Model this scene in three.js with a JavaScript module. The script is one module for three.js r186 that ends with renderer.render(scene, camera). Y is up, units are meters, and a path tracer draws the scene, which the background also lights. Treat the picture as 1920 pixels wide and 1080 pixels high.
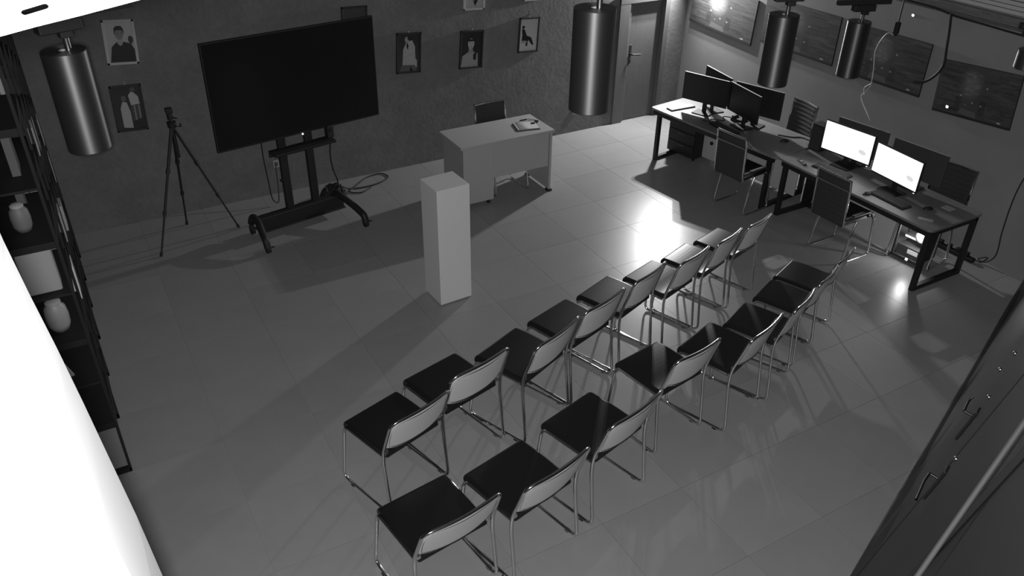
import * as THREE from 'three';
import { RoundedBoxGeometry } from 'three/addons/geometries/RoundedBoxGeometry.js';
import { mergeGeometries } from 'three/addons/utils/BufferGeometryUtils.js';
import { RectAreaLightUniformsLib } from 'three/addons/lights/RectAreaLightUniformsLib.js';

// ---------------------------------------------------------------- camera, exposure, lights
const scene = new THREE.Scene();
scene.background = new THREE.Color(0x000000);
const camera = new THREE.PerspectiveCamera(38.863, 1920 / 1080, 0.05, 60);
camera.rotation.order = 'YXZ';
camera.position.set(0, 3.7889, 0);
camera.rotation.set(-0.56564, -0.52304, 0.01415);
scene.add(camera);
const renderer = new THREE.WebGLRenderer({ antialias: true });
renderer.toneMapping = THREE.LinearToneMapping;
renderer.toneMappingExposure = 1.0;
renderer.shadowMap.enabled = true;
RectAreaLightUniformsLib.init();

// infrared illuminator of the security camera that took the picture
const IR_POS = new THREE.Vector3(-0.009, 3.787, 0.0);
const ir = new THREE.SpotLight(0xffffff, 50, 0, 1.15, 0.75, 2);
ir.position.copy(IR_POS);
ir.target.position.set(2.9, 0, -4.9);
ir.castShadow = true; ir.shadow.radius = 1.2; ir.shadow.mapSize.set(2048, 2048);
scene.add(ir, ir.target);
// the two heads of the emergency light high in the far corner
const EMERGENCY = [[6.86, 1.92, -7.84], [6.93, 1.9, -7.8]];
for (const p of EMERGENCY) {
  const l = new THREE.SpotLight(0xffffff, 14.5, 0, 1.54, 0.5, 2);
  l.position.set(...p); l.target.position.set(3.2, 0, -4.9); scene.add(l.target);
  l.castShadow = true; l.shadow.radius = 0.6; l.shadow.mapSize.set(1024, 1024);
  scene.add(l);
}

// ---------------------------------------------------------------- helpers
let seed = 7;
const rnd = () => { seed = (seed * 1664525 + 1013904223) >>> 0; return seed / 4294967296; };
const used = {};
function numbered(n) { used[n] = (used[n] ?? -1) + 1; return used[n] ? `${n}_${String(used[n]).padStart(3, '0')}` : n; }
const V = (x, y, z) => new THREE.Vector3(x, y, z);
function fix(g) { const q = g.index ? g.toNonIndexed() : g; for (const k of Object.keys(q.attributes)) if (!['position', 'normal', 'uv'].includes(k)) q.deleteAttribute(k); if (!q.attributes.uv) q.setAttribute('uv', new THREE.BufferAttribute(new Float32Array(q.attributes.position.count * 2), 2)); return q; }
const join = (a) => mergeGeometries(a.map(fix), false);
function part(name, geo, mat, parent, label) {
  const m = new THREE.Mesh(Array.isArray(geo) ? join(geo) : geo, mat);
  m.name = parent ? name : numbered(name); m.castShadow = m.receiveShadow = true;
  if (label) m.userData.label = label;
  (parent || scene).add(m); return m;
}
function thing(name, label, category, pos = [0, 0, 0], turn = 0, group) {
  const g = new THREE.Group(); g.name = numbered(name); g.position.set(...pos); g.rotation.y = turn;
  g.userData = { label, category }; if (group) g.userData.group = group; scene.add(g); return g;
}
function tag(o, label, category, group) { o.userData.label = label; o.userData.category = category; if (group) o.userData.group = group; return o; }
function copyOf(src, pos, turn, label) { const c = src.clone(); c.name = numbered(src.name.replace(/_\d{3}$/, '')); c.position.set(...pos); c.rotation.y = turn; c.userData = { ...src.userData, label }; scene.add(c); return c; }
function structure(name, parent) { const g = new THREE.Group(); g.name = name; g.userData.kind = 'structure'; (parent || scene).add(g); return g; }
function wall(name, geo, mat) { const m = part(name, geo, mat, scene); m.userData.kind = 'structure'; return m; }
const box = (x0, x1, y0, y1, z0, z1) => { const g = new THREE.BoxGeometry(x1 - x0, y1 - y0, z1 - z0); g.translate((x0 + x1) / 2, (y0 + y1) / 2, (z0 + z1) / 2); return g; };
const rbox = (x0, x1, y0, y1, z0, z1, r = 0.005, s = 2) => { const w = x1 - x0, h = y1 - y0, d = z1 - z0; const g = new RoundedBoxGeometry(w, h, d, s, Math.min(r, w / 2.05, h / 2.05, d / 2.05)); g.translate((x0 + x1) / 2, (y0 + y1) / 2, (z0 + z1) / 2); return g; };
const cyl = (r0, r1, h, x, y, z, s = 20) => { const g = new THREE.CylinderGeometry(r0, r1, h, s); g.translate(x, y, z); return g; };
function rod(a, b, r, s = 10) { const A = V(...a), B = V(...b), d = B.clone().sub(A); const g = new THREE.CylinderGeometry(r, r, d.length(), s); g.applyQuaternion(new THREE.Quaternion().setFromUnitVectors(V(0, 1, 0), d.clone().normalize())); const c = A.add(B).multiplyScalar(0.5); g.translate(c.x, c.y, c.z); return g; }
function tube(pts, r, n = 60, closed = false, s = 8) { return new THREE.TubeGeometry(new THREE.CatmullRomCurve3(pts.map((p) => V(...p)), closed, 'centripetal'), n, r, s, closed); }
function bent(pts, rad, r, n = 90, s = 8) { // polyline with rounded corners
  const P = pts.map((p) => V(...p)), path = new THREE.CurvePath(); let cur = P[0].clone();
  for (let i = 1; i < P.length; i++) {
    if (i === P.length - 1) { path.add(new THREE.LineCurve3(cur, P[i])); break; }
    const a = P[i - 1], b = P[i], c = P[i + 1], q = Math.min(rad, a.distanceTo(b) / 2.2, b.distanceTo(c) / 2.2);
    const s0 = b.clone().add(a.clone().sub(b).setLength(q)), s1 = b.clone().add(c.clone().sub(b).setLength(q));
    path.add(new THREE.LineCurve3(cur, s0)); path.add(new THREE.QuadraticBezierCurve3(s0, b, s1)); cur = s1;
  }
  const pt = []; for (const c of path.curves) { const k = c.isLineCurve3 ? Math.max(1, Math.ceil(c.getLength() / 0.12)) : 6; for (let j = 0; j < k; j++) pt.push(c.getPoint(j / k)); } pt.push(P[P.length - 1]);
  const poly = new THREE.CurvePath(); for (let i = 1; i < pt.length; i++) if (pt[i].distanceTo(pt[i - 1]) > 1e-5) poly.add(new THREE.LineCurve3(pt[i - 1], pt[i]));
  return new THREE.TubeGeometry(poly, Math.max(n, pt.length * 2), r, s, false);
}
function sheet(f, nu, nv, t) { // closed curved panel, f(u,v) -> [x,y,z], thickness t towards +z
  const pos = [], uv = [], idx = []; const W = nu + 1, N = W * (nv + 1);
  for (let k = 0; k < 2; k++) for (let j = 0; j <= nv; j++) for (let i = 0; i <= nu; i++) { const p = f(i / nu * 2 - 1, j / nv); pos.push(p[0], p[1], p[2] + (k ? t : 0)); uv.push(i / nu, j / nv); }
  const q = (a, b, c, d) => idx.push(a, b, c, a, c, d);
  for (let j = 0; j < nv; j++) for (let i = 0; i < nu; i++) { const a = j * W + i; q(a, a + W, a + W + 1, a + 1); q(N + a, N + a + 1, N + a + W + 1, N + a + W); }
  for (let i = 0; i < nu; i++) { q(i, i + 1, N + i + 1, N + i); const a = nv * W + i; q(a, N + a, N + a + 1, a + 1); }
  for (let j = 0; j < nv; j++) { const a = j * W; q(a, N + a, N + a + W, a + W); const b = a + nu; q(b, b + W, N + b + W, N + b); }
  const g = new THREE.BufferGeometry(); g.setAttribute('position', new THREE.Float32BufferAttribute(pos, 3)); g.setAttribute('uv', new THREE.Float32BufferAttribute(uv, 2)); g.setIndex(idx);
  const h = g.toNonIndexed(); h.computeVertexNormals(); // crease the rim, smooth the faces
  const smooth = g.clone(); smooth.computeVertexNormals(); const sn = smooth.toNonIndexed(); const nF = nu * nv * 12;
  for (let i = 0; i < nF; i++) { const a = h.attributes.normal, b = sn.attributes.normal; const d = a.getX(i) * b.getX(i) + a.getY(i) * b.getY(i) + a.getZ(i) * b.getZ(i); if (d > 0.8) a.setXYZ(i, b.getX(i), b.getY(i), b.getZ(i)); }
  return h;
}
// ---------------------------------------------------------------- textures
function noise(size, oct, lo, hi, srgb, repeat = 1, contrast = 1, grain = 0) {
  const d = new Uint8Array(size * size * 4), grids = [];
  for (const [n, w] of oct) { const g = []; for (let i = 0; i < n * n; i++) g.push(rnd()); grids.push([n, w, g]); }
  const wsum = oct.reduce((a, b) => a + b[1], 0);
  for (let y = 0; y < size; y++) for (let x = 0; x < size; x++) {
    let v = 0;
    for (const [n, w, g] of grids) { const fx = x / size * n, fy = y / size * n, ix = Math.floor(fx), iy = Math.floor(fy); let tx = fx - ix, ty = fy - iy; tx = tx * tx * (3 - 2 * tx); ty = ty * ty * (3 - 2 * ty); const G = (a, b) => g[((b + n) % n) * n + ((a + n) % n)]; v += w * ((G(ix, iy) * (1 - tx) + G(ix + 1, iy) * tx) * (1 - ty) + (G(ix, iy + 1) * (1 - tx) + G(ix + 1, iy + 1) * tx) * ty); }
    v = v / wsum; v = Math.min(1, Math.max(0, (v - 0.5) * contrast + 0.5 + (rnd() - 0.5) * grain));
    const c = Math.round(lo + (hi - lo) * v), o = (y * size + x) * 4; d[o] = d[o + 1] = d[o + 2] = c; d[o + 3] = 255;
  }
  const t = new THREE.DataTexture(d, size, size); t.wrapS = t.wrapT = THREE.RepeatWrapping; t.magFilter = THREE.LinearFilter; t.minFilter = THREE.LinearMipmapLinearFilter; t.generateMipmaps = true; t.repeat.set(repeat, repeat); if (srgb) t.colorSpace = THREE.SRGBColorSpace; t.needsUpdate = true; return t;
}
const L = (v) => new THREE.Color().setRGB(v, v, v);
const std = (v, rough, o = {}) => new THREE.MeshStandardMaterial({ color: L(v), roughness: rough, ...o });
const stuccoBump = noise(512, [[40, 1], [90, 1.2], [17, 0.6]], 0, 255, false, 1, 1.6, 0.2);
const stuccoMap = noise(512, [[6, 1], [14, 1], [40, 0.8], [110, 0.8]], 178, 255, false, 1, 1.5, 0.12);
const plasterMap = noise(512, [[4, 1.2], [9, 1], [30, 0.4]], 205, 255, false, 1, 1.2, 0.03);
const floorMap = noise(512, [[3, 1], [7, 1], [19, 0.7], [60, 0.35]], 226, 255, false, 1, 1.2, 0.03);
const floorRough = noise(256, [[5, 1], [21, 0.8]], 196, 226, false, 1, 1.0, 0.02);
const woodMap = noise(256, [[5, 1], [30, 0.8]], 190, 255, false, 1, 1.2, 0.05);
const weave = noise(128, [[32, 1], [64, 1]], 120, 255, false, 6, 1.4, 0.3);
const M = {
  stucco: std(0.16, 0.92, { map: stuccoMap, bumpMap: stuccoBump, bumpScale: 0.0013 }),
  plaster: std(0.25, 0.8, { map: plasterMap }), ledge: std(0.3, 0.95, { map: stuccoMap, bumpMap: stuccoBump, bumpScale: 0.006 }), plasterRough: std(0.17, 0.95, { map: stuccoMap, bumpMap: stuccoBump, bumpScale: 0.006 }),
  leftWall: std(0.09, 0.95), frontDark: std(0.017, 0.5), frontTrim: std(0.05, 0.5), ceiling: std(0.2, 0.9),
  grout: std(0.24, 0.9), white: std(0.4, 0.6), whiteWall: std(0.5, 0.85),
  door: std(0.1, 0.55, { map: woodMap }), doorTrim: std(0.12, 0.6, { map: woodMap }), blackMetal: std(0.018, 0.45, { metalness: 0.3 }), black: std(0.011, 0.6), blackGloss: std(0.012, 0.16), rubber: std(0.012, 0.8),
  chrome: std(0.72, 0.16, { metalness: 1 }), vinyl: new THREE.MeshPhysicalMaterial({ color: L(0.009), roughness: 0.34, specularIntensity: 0.75 }), shell: std(0.6, 0.6), shellEdge: std(0.2, 0.5),
  mesh: std(0.042, 0.75, { map: weave }), rib: std(0.032, 0.7), mesh2: std(0.03, 0.7),
  pedestal: std(0.62, 0.6), deskWhite: std(0.36, 0.55), tableTop: std(0.18, 0.42, { map: woodMap }), edge: std(0.05, 0.5), panel: std(0.42, 0.6),
  can: new THREE.MeshPhysicalMaterial({ color: L(0.125), metalness: 0.92, roughness: 0.5, anisotropy: 0.7, anisotropyRotation: Math.PI / 2 }), shelf: std(0.006, 0.75), shelfBack: std(0.16, 0.9),
  boxPale: std(0.3, 0.9), paper: std(0.6, 0.9), paperDim: std(0.36, 0.9), paperDark: std(0.1, 0.8), ceramic: std(0.3, 0.5), bone: std(0.75, 0.8), steel: std(0.4, 0.3, { metalness: 1 }), darkSteel: std(0.07, 0.45, { metalness: 1 }), strip: std(0.06, 0.7),
  slat: std(0.5, 0.85, { map: plasterMap }), wire: std(0.6, 0.4), grey: std(0.09, 0.6), greyLight: std(0.3, 0.6), frameDark: std(0.02, 0.5), frameWhite: std(0.36, 0.6), screenOff: std(0.012, 0.3), monitorBack: std(0.05, 0.6),
};
M.floor = [0, 1, 2, 3].map((i) => { const m = floorMap.clone(); m.offset.set(i * 0.27, i * 0.41); m.repeat.set(0.6, 0.6); m.needsUpdate = true; return new THREE.MeshPhysicalMaterial({ color: L(0.262 + i * 0.006), roughness: 0.38, map: m, roughnessMap: floorRough, ior: 1.5, specularIntensity: 0.62 }); });
const glow = (v) => new THREE.MeshStandardMaterial({ color: 0x000000, emissive: 0xffffff, emissiveIntensity: v, roughness: 0.6 });
function canvas(w, h, draw) { const c = document.createElement('canvas'); c.width = w; c.height = h; const x = c.getContext('2d'); draw(x, w, h); const t = new THREE.CanvasTexture(c); t.colorSpace = THREE.SRGBColorSpace; t.magFilter = THREE.LinearFilter; return t; }
const printMat = (t, rough = 0.6) => new THREE.MeshStandardMaterial({ map: t, roughness: rough });

// ---------------------------------------------------------------- the room
const XR = 7.04, ZB = -7.96, XL = -0.62, TOP = 4.3;
{ // floor: slab with recessed joints and separate tiles
  const f = structure('floor');
  part('grout_bed', box(-2.4, 7.2, -0.12, -0.004, -8.1, 1.6), M.grout, f);
  const S = 0.6, g0 = new THREE.BoxGeometry(S - 0.0026, 0.016, S - 0.0026);
  for (let i = 0; i < 16; i++) for (let j = 0; j < 15; j++) {
    const x = -2.1 + 0.03 + i * S - 0.0, z = -8.03 + j * S; const cx = x + 0.3 - 0.27 + 0.3, cz = z + 0.3;
    if (cx - 0.3 > 7.1 || cx < -1 || cz > 0.1) continue;
    const front = -1.65 - 0.3763 * (cx - 3.17); if (cz - 0.45 > front) continue;
    const t = part('tile', g0, M.floor[(i * 7 + j * 3 + ((i * j) % 3)) % 4], f); t.position.set(cx, -0.008 - rnd() * 0.0004, cz);
  }
}
// far wall with the door opening
{
  const x0 = 6.15, x1 = 6.68, h = 1.47;
  const uvm = (g) => { const p = g.attributes.position, n = g.attributes.normal, u = g.attributes.uv; for (let i = 0; i < p.count; i++) { const ax = Math.abs(n.getX(i)), ay = Math.abs(n.getY(i)); u.setXY(i, (ax > 0.7 ? p.getZ(i) : p.getX(i)) * 0.45, (ay > 0.7 ? p.getZ(i) : p.getY(i)) * 0.45); } return g; };
  wall('wall_back', [uvm(box(-2.4, x0, 0, TOP, ZB - 0.2, ZB)), uvm(box(x0, x1, h, TOP, ZB - 0.2, ZB)), uvm(box(x1, XR + 0.2, 0, TOP, ZB - 0.2, ZB))], M.stucco);
  wall('wall_right', uvm(box(XR, XR + 0.2, 0, TOP, ZB, 1.6)), M.plaster);
  wall('wall_left', uvm(box(-2.4, XL, 0, TOP, ZB, -1.0)), M.leftWall);
  wall('wall_end', box(-2.5, -2.4, 0, TOP, ZB, 1.6), M.leftWall);
  wall('ceiling', box(-2.5, XR + 0.2, TOP, TOP + 0.2, ZB - 0.2, 1.9), M.ceiling);
  const d = structure('door_1'); d.position.set(0, 0, ZB);
  part('door_leaf', [rbox(x0 + 0.05, x1 - 0.02, 0.006, 1.445, -0.07, -0.03, 0.004)], M.door, d);
  part('door_jamb', [box(x0, x0 + 0.05, 0, h, -0.19, -0.015), box(x1 - 0.02, x1, 0, h, -0.19, -0.015), box(x0, x1, 1.447, h, -0.19, -0.015)], M.doorTrim, d);
  part('door_casing', [rbox(x0 - 0.15, x0, 0, h + 0.08, 0, 0.022, 0.004), rbox(x1, x1 + 0.07, 0, h + 0.08, 0, 0.022, 0.004), rbox(x0 - 0.15, x1 + 0.07, h, h + 0.1, 0, 0.024, 0.004)], M.doorTrim, d);
  const hd = part('door_handle', [rbox(6.205, 6.245, 0.74, 0.97, -0.03, -0.015, 0.004), rod([6.225, 0.86, -0.02], [6.225, 0.86, 0.03], 0.011), bent([[6.225, 0.86, 0.03], [6.27, 0.856, 0.035], [6.35, 0.845, 0.03]], 0.02, 0.011, 16), cyl(0.009, 0.009, 0.01, 6.225, 0.79, -0.012)], M.black, d, 'black lever handle on a long plate');
  void hd;
  // rough ledge and slatted cladding above the plaster of the right wall
  const t1 = structure('trim_1');
  part('ledge', [rbox(XR - 0.035, XR, 2.045, 2.115, ZB, 1.5, 0.006), rbox(XR - 0.05, XR, 2.02, 2.045, ZB, 1.5, 0.004)], M.ledge, t1);
  const sl = []; for (let i = 0; i < 60; i++) { const y = 2.135 + i * 0.036; sl.push(box(XR - 0.03 - (i % 3) * 0.004, XR, y, y + 0.029, ZB, 1.5)); }
  const slm = part('wall_slat', sl, M.slat, t1); slm.userData.kind = 'stuff';
  const conduit = part('conduit', [tube([[XR - 0.06, 2.05, -5.3], [XR - 0.06, 2.04, -4.6], [XR - 0.06, 2.02, -4.45], [XR - 0.06, 2.01, -4.1], [XR - 0.06, 1.985, -3.2]], 0.009, 40)], M.black, t1);
  void conduit;
}
{ // near wall: dark leaf pair below the camera
  const A = V(3.17, 0, -1.65), u = V(0.93591, 0, -0.35223), nh = V(-0.35223, 0, -0.93591);
  const v = V(0, 3.79, 0).addScaledVector(nh, -0.8).normalize(), n = new THREE.Vector3().crossVectors(v, u).normalize(); if (n.dot(nh) < 0) n.negate();
  const uu = new THREE.Vector3().crossVectors(v, n).normalize(); const sgn = uu.dot(u) > 0 ? 1 : -1; // right-handed basis
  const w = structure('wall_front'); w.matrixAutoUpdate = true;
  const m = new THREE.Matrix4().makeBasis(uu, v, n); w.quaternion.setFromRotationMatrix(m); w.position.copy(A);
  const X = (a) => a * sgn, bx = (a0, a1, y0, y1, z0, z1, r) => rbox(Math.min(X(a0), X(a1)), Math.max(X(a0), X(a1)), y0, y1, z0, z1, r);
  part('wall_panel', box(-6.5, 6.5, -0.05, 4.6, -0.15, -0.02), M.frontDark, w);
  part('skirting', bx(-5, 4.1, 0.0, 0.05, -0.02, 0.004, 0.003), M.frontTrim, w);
  for (const [a0, a1] of [[-1.28, -0.24], [-0.2, 0.84]]) {
    const d = structure(numbered('door_2').replace('door_2_001', 'door_3'), w);
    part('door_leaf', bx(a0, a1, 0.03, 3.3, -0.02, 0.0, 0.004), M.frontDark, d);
    const h = a0 < -1 ? -0.31 : 0.2;
    part('handle_plate', bx(h - 0.03, h + 0.03, 1.05, 1.25, 0, 0.012, 0.004), M.black, d);
    const s = a0 < -1 ? -1 : 1;
    part('lever', [rod([X(h + s * 0.02), 1.19, 0.0], [X(h + s * 0.02), 1.19, 0.05], 0.006), bent([[X(h + s * 0.02), 1.19, 0.05], [X(h + s * 0.1), 1.2, 0.055], [X(h + s * (s < 0 ? 0.26 : 0.12)), 1.225, 0.05]], 0.03, 0.006, 24)], M.darkSteel, d);
    for (const [a, b] of s < 0 ? [[h, 1.32]] : [[0.63, 1.24], [0.22, 1.33], [0.55, 1.41]]) part('stud', [(() => { const g = new THREE.SphereGeometry(0.012, 12, 8); g.translate(X(a), b, 0.004); return g; })()], M.steel, d);
  }
  part('conduit', [rod([X(-2.0), 1.2, 0.012], [X(-0.85), 2.43, 0.012], 0.009)], M.strip, w, 'pale strip running up the dark near wall');
}
{ // white pier close to the camera at the left
  const s = new THREE.Shape(); const e = [[-0.155, 4.3], [-0.1, 3.5], [-0.093, 3.37], [-0.087, 3.299], [-0.08, 3.228], [-0.073, 3.143], [-0.066, 3.048], [-0.058, 2.942], [-0.051, 2.813], [-0.039, 2.649], [0.16, 0]];
  s.moveTo(-1.4, 0); s.lineTo(-1.4, 4.3); for (const p of e) s.lineTo(...p); s.closePath();
  const g = new THREE.ExtrudeGeometry(s, { depth: 0.22, bevelEnabled: true, bevelSize: 0.004, bevelThickness: 0.006, bevelSegments: 3 }); g.translate(0, 0, -0.9);
  wall('wall_pier', g, M.whiteWall);
}
{ // white bracket plate with an oblong slot, hanging close to the lens
  const t = thing('mounting_bracket', 'white bracket plate with an oblong dark slot in the top left corner of the view', 'bracket');
  const s = new THREE.Shape(); const e = [[-0.2, 3.655], [-0.029, 3.668], [-0.019, 3.67], [-0.001, 3.673], [0.02, 3.676], [0.051, 3.681], [0.075, 3.69], [0.075, 4.29], [-0.2, 4.29]];
  s.moveTo(...e[0]); for (const p of e.slice(1)) s.lineTo(...p); s.closePath();
  const a = [-0.0048, 3.6795], b = [0.0052, 3.6815], r = 0.0024, h = new THREE.Path(), an = Math.atan2(b[1] - a[1], b[0] - a[0]);
  h.absarc(b[0], b[1], r, an - Math.PI / 2, an + Math.PI / 2, false); h.absarc(a[0], a[1], r, an + Math.PI / 2, an + Math.PI * 1.5, false); h.closePath(); s.holes.push(h);
  const g = new THREE.ExtrudeGeometry(s, { depth: 0.004, bevelEnabled: true, bevelSize: 0.0006, bevelThickness: 0.0012, bevelSegments: 3, curveSegments: 16 }); g.translate(0, 0, -0.504);
  part('plate', g, M.white, t); part('flange', rbox(-0.2, 0.075, 4.285, 4.3, -0.504, -0.44, 0.003), M.white, t);
}

{ // the camera body itself, just behind the viewpoint
  const q = camera.quaternion.clone(), t = thing('security_camera', 'white bullet security camera with glowing infrared ring high on the near wall', 'camera'); t.position.copy(camera.position); t.quaternion.copy(q);
  part('body', [(() => { const g = new THREE.CylinderGeometry(0.036, 0.036, 0.11, 32); g.rotateX(Math.PI / 2); g.translate(0, 0, 0.095); return g; })()], M.white, t);
  part('infrared_ring', (() => { const g = new THREE.TorusGeometry(0.024, 0.004, 8, 32); g.translate(0, 0, 0.037); return g; })(), glow(2), t);
  part('lens', (() => { const g = new THREE.CylinderGeometry(0.014, 0.014, 0.008, 24); g.rotateX(Math.PI / 2); g.translate(0, 0, 0.036); return g; })(), M.blackGloss, t);
  part('arm', [rod([0, 0, 0.14], [0.02, 0.06, 0.3], 0.012)], M.white, t);
}

// ---------------------------------------------------------------- stackable chairs in two rows
function makeChair(name, label, group) {
  const t = thing(name, label, 'chair', [0, 0, 0], 0, group);
  const half = (s) => [[0.2 * s, 0.43, 0.12], [0.209 * s, 0.442, -0.245], [0.229 * s, 0.011, -0.285], [0.229 * s, 0.011, 0.192], [0.226 * s, 0.4, 0.15], [0.225 * s, 0.5, 0.156], [0.219 * s, 0.76, 0.243]];
  const Lh = half(-1), Rh = half(1).reverse(); const top = [[-0.1, 0.764, 0.262], [0, 0.765, 0.268], [0.1, 0.764, 0.262]];
  part('frame', bent([...Lh, ...top, ...Rh], 0.05, 0.0098, 220, 8), M.chrome, t);
  for (const z of [-0.15, 0.1]) part('cross_bar', tube([[-0.205, 0.428, z], [0, 0.42, z], [0.205, 0.428, z]], 0.008, 12), M.chrome, t);
  const s = new THREE.Shape(); // side profile of the pad, x = front-back, y = height
  s.moveTo(-0.258, 0.418); s.quadraticCurveTo(-0.268, 0.45, -0.235, 0.464); s.quadraticCurveTo(-0.1, 0.472, 0.02, 0.463); s.quadraticCurveTo(0.1, 0.458, 0.135, 0.468); s.lineTo(0.14, 0.444); s.lineTo(0, 0.438); s.quadraticCurveTo(-0.2, 0.44, -0.258, 0.418);
  const g = new THREE.ExtrudeGeometry(s, { depth: 0.376, bevelEnabled: true, bevelSize: 0.008, bevelThickness: 0.014, bevelSegments: 3, curveSegments: 8 }); g.translate(0, 0, -0.188); g.rotateY(-Math.PI / 2);
  part('seat', g, M.vinyl, t);
  const back = (inset) => (u, v) => { const w = (0.222 - inset) * (1 - 0.03 * v - 0.07 * Math.pow(v, 7) - 0.06 * Math.pow(1 - v, 4)); const yTop = 0.757 - inset - 0.022 * Math.pow(Math.abs(u), 8), yBot = 0.502 + inset * 0.5 + 0.035 * Math.pow(Math.abs(u), 3); const x = u * w; const y = yBot + (yTop - yBot) * v; return [x, y, 0.153 + Math.max(0, y - 0.5) * 0.325 + 0.03 * (1 - u * u)]; };
  part('back_shell', sheet(back(0), 14, 8, 0.008), M.shell, t, 'pale grey plastic back shell');
  const f = back(0.012); part('backrest', sheet((u, v) => { const p = f(u, v); const e = Math.pow(Math.max(Math.abs(u), Math.abs(2 * v - 1)), 6); return [p[0], p[1], p[2] - 0.024 + 0.014 * e]; }, 14, 8, 0.022), M.vinyl, t);
  for (const q of [-1, 1]) { part('bracket', [rbox(q * 0.2 - 0.012, q * 0.2 + 0.012, 0.47, 0.5, 0.14, 0.156, 0.004)], M.chrome, t); for (const z of [-0.2, 0.1]) part('glide', rbox(q * 0.231 - 0.012, q * 0.231 + 0.012, 0, 0.012, z, z + 0.03, 0.003), M.rubber, t); }
  return t;
}
{
  const ord = ['leftmost', 'second from the left', 'third from the left', 'fourth from the left', 'fifth from the left', 'sixth from the left', 'seventh from the left', 'rightmost'];
  // x, z, heading, and the small differences in width and height between chairs
  const F = [[1.252, -3.529, 0.291, 1.000, 0.996], [1.710, -3.664, 0.246, 1.049, 1.080], [2.253, -3.705, 0.381, 1.060, 1.080], [2.742, -3.864, 0.303, 1.022, 1.080], [3.224, -3.994, 0.345, 0.945, 1.080], [3.669, -4.032, 0.300, 0.926, 1.080], [4.105, -4.134, 0.326, 0.870, 1.068], [4.527, -4.238, 0.277, 0.850, 1.046]];
  const B = [[1.161, -2.763, 0.133, 1.066, 0.950], [1.685, -2.752, 0.221, 1.069, 1.023], [2.282, -2.897, 0.256, 1.072, 1.067], [2.985, -3.160, 0.159, 0.977, 1.047], [3.498, -3.134, 0.323, 1.008, 1.055], [3.942, -3.226, 0.404, 0.864, 1.054], [4.392, -3.409, 0.385, 0.800, 1.001], [4.752, -3.562, 0.368, 0.800, 0.982]];
  const lab = (i, row) => `${ord[i]} chrome sled chair with black seat in the ${row} row`;
  const c0 = makeChair('stacking_chair', lab(0, 'front'), 'chrome chairs in two rows');
  const put = (c, q) => { c.position.set(q[0], 0, q[1]); c.rotation.y = q[2]; c.scale.set(q[3], q[4], (q[3] + 1) / 2); };
  put(c0, F[0]);
  for (let i = 1; i < 8; i++) put(copyOf(c0, [0, 0, 0], 0, lab(i, 'front')), F[i]);
  for (let i = 0; i < 8; i++) put(copyOf(c0, [0, 0, 0], 0, lab(i, 'rear')), B[i]);
}

// ---------------------------------------------------------------- pedestal, white desk
{
  const t = thing('display_pedestal', 'tall white square display pedestal standing in front of the white desk', 'pedestal', [2.458, 0, -5.345], 0.05);
  part('body', rbox(-0.146, 0.146, 0.012, 1.055, -0.14, 0.14, 0.004), M.pedestal, t); part('foot', box(-0.135, 0.135, 0, 0.014, -0.13, 0.13), M.grey, t);
}
{
  const t = thing('office_desk', 'small white office desk with side cabinet and modesty panel near the far wall', 'desk', [3.77, 0, -6.92], -0.005);
  part('desktop', rbox(-0.52, 0.55, 0.655, 0.685, -0.25, 0.26, 0.004), M.deskWhite, t);
  const c = part('cabinet', rbox(-0.49, -0.15, 0.055, 0.655, -0.21, 0.245, 0.004), M.deskWhite, t);
  part('cabinet_door', rbox(-0.485, -0.155, 0.07, 0.645, -0.228, -0.21, 0.003), M.deskWhite, c);
  part('modesty_panel', rbox(-0.15, 0.5, 0.285, 0.655, 0.215, 0.235, 0.003), M.deskWhite, t);
  part('side_panel', rbox(0.505, 0.53, 0.02, 0.655, -0.22, 0.25, 0.003), M.deskWhite, t);
  for (const [x, z] of [[-0.45, 0.2], [-0.19, 0.2], [-0.45, -0.17], [-0.19, -0.17]]) part('caster', [rod([x - 0.014, 0.022, z], [x + 0.014, 0.022, z], 0.022, 14), cyl(0.01, 0.01, 0.03, x, 0.045, z)], M.rubber, t);
  part('foot', rbox(0.49, 0.545, 0, 0.022, 0.2, 0.262, 0.004), M.black, t); part('foot', rbox(0.49, 0.545, 0, 0.022, -0.23, -0.18, 0.004), M.black, t);
  const b = thing('open_book', 'open pale book with dark cover lying on the white desk', 'book', [4.1, 0.686, -6.86], -0.25);
  part('cover', rbox(-0.13, 0.12, 0, 0.008, -0.1, 0.1, 0.003), M.paperDark, b);
  part('pages', [sheet((u, v) => [-0.06 + u * 0.058, 0.012 + 0.012 * (1 - u * u), -0.092 + 0.184 * v], 8, 2, 0.001), rbox(-0.118, 0.0, 0.008, 0.016, -0.092, 0.092, 0.002), rbox(0.0, 0.112, 0.008, 0.014, -0.092, 0.092, 0.002)], M.paper, b);
  const gl = thing('spectacles', 'dark spectacles lying beside the open book on white desk', 'glasses', [4.22, 0.686, -6.9], 0.5);
  for (const s of [-1, 1]) { const g = new THREE.CylinderGeometry(0.03, 0.03, 0.006, 20); g.scale(1, 1, 0.8); g.translate(s * 0.036, 0.012, 0); part('lens', g, M.blackGloss, gl); part('temple', [rod([s * 0.066, 0.012, 0], [s * 0.062, 0.006, -0.11], 0.003, 6)], M.black, gl); }
  part('bridge', [rod([-0.01, 0.014, 0], [0.01, 0.014, 0], 0.003, 6)], M.black, gl);
  const pen = part('pen', [rod([4.12, 0.692, -7.03], [4.2, 0.692, -7.03], 0.006), rod([4.2, 0.692, -7.03], [4.212, 0.692, -7.03], 0.003)], M.black); tag(pen, 'short dark pen behind the open book on white desk', 'pen');
}

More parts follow.
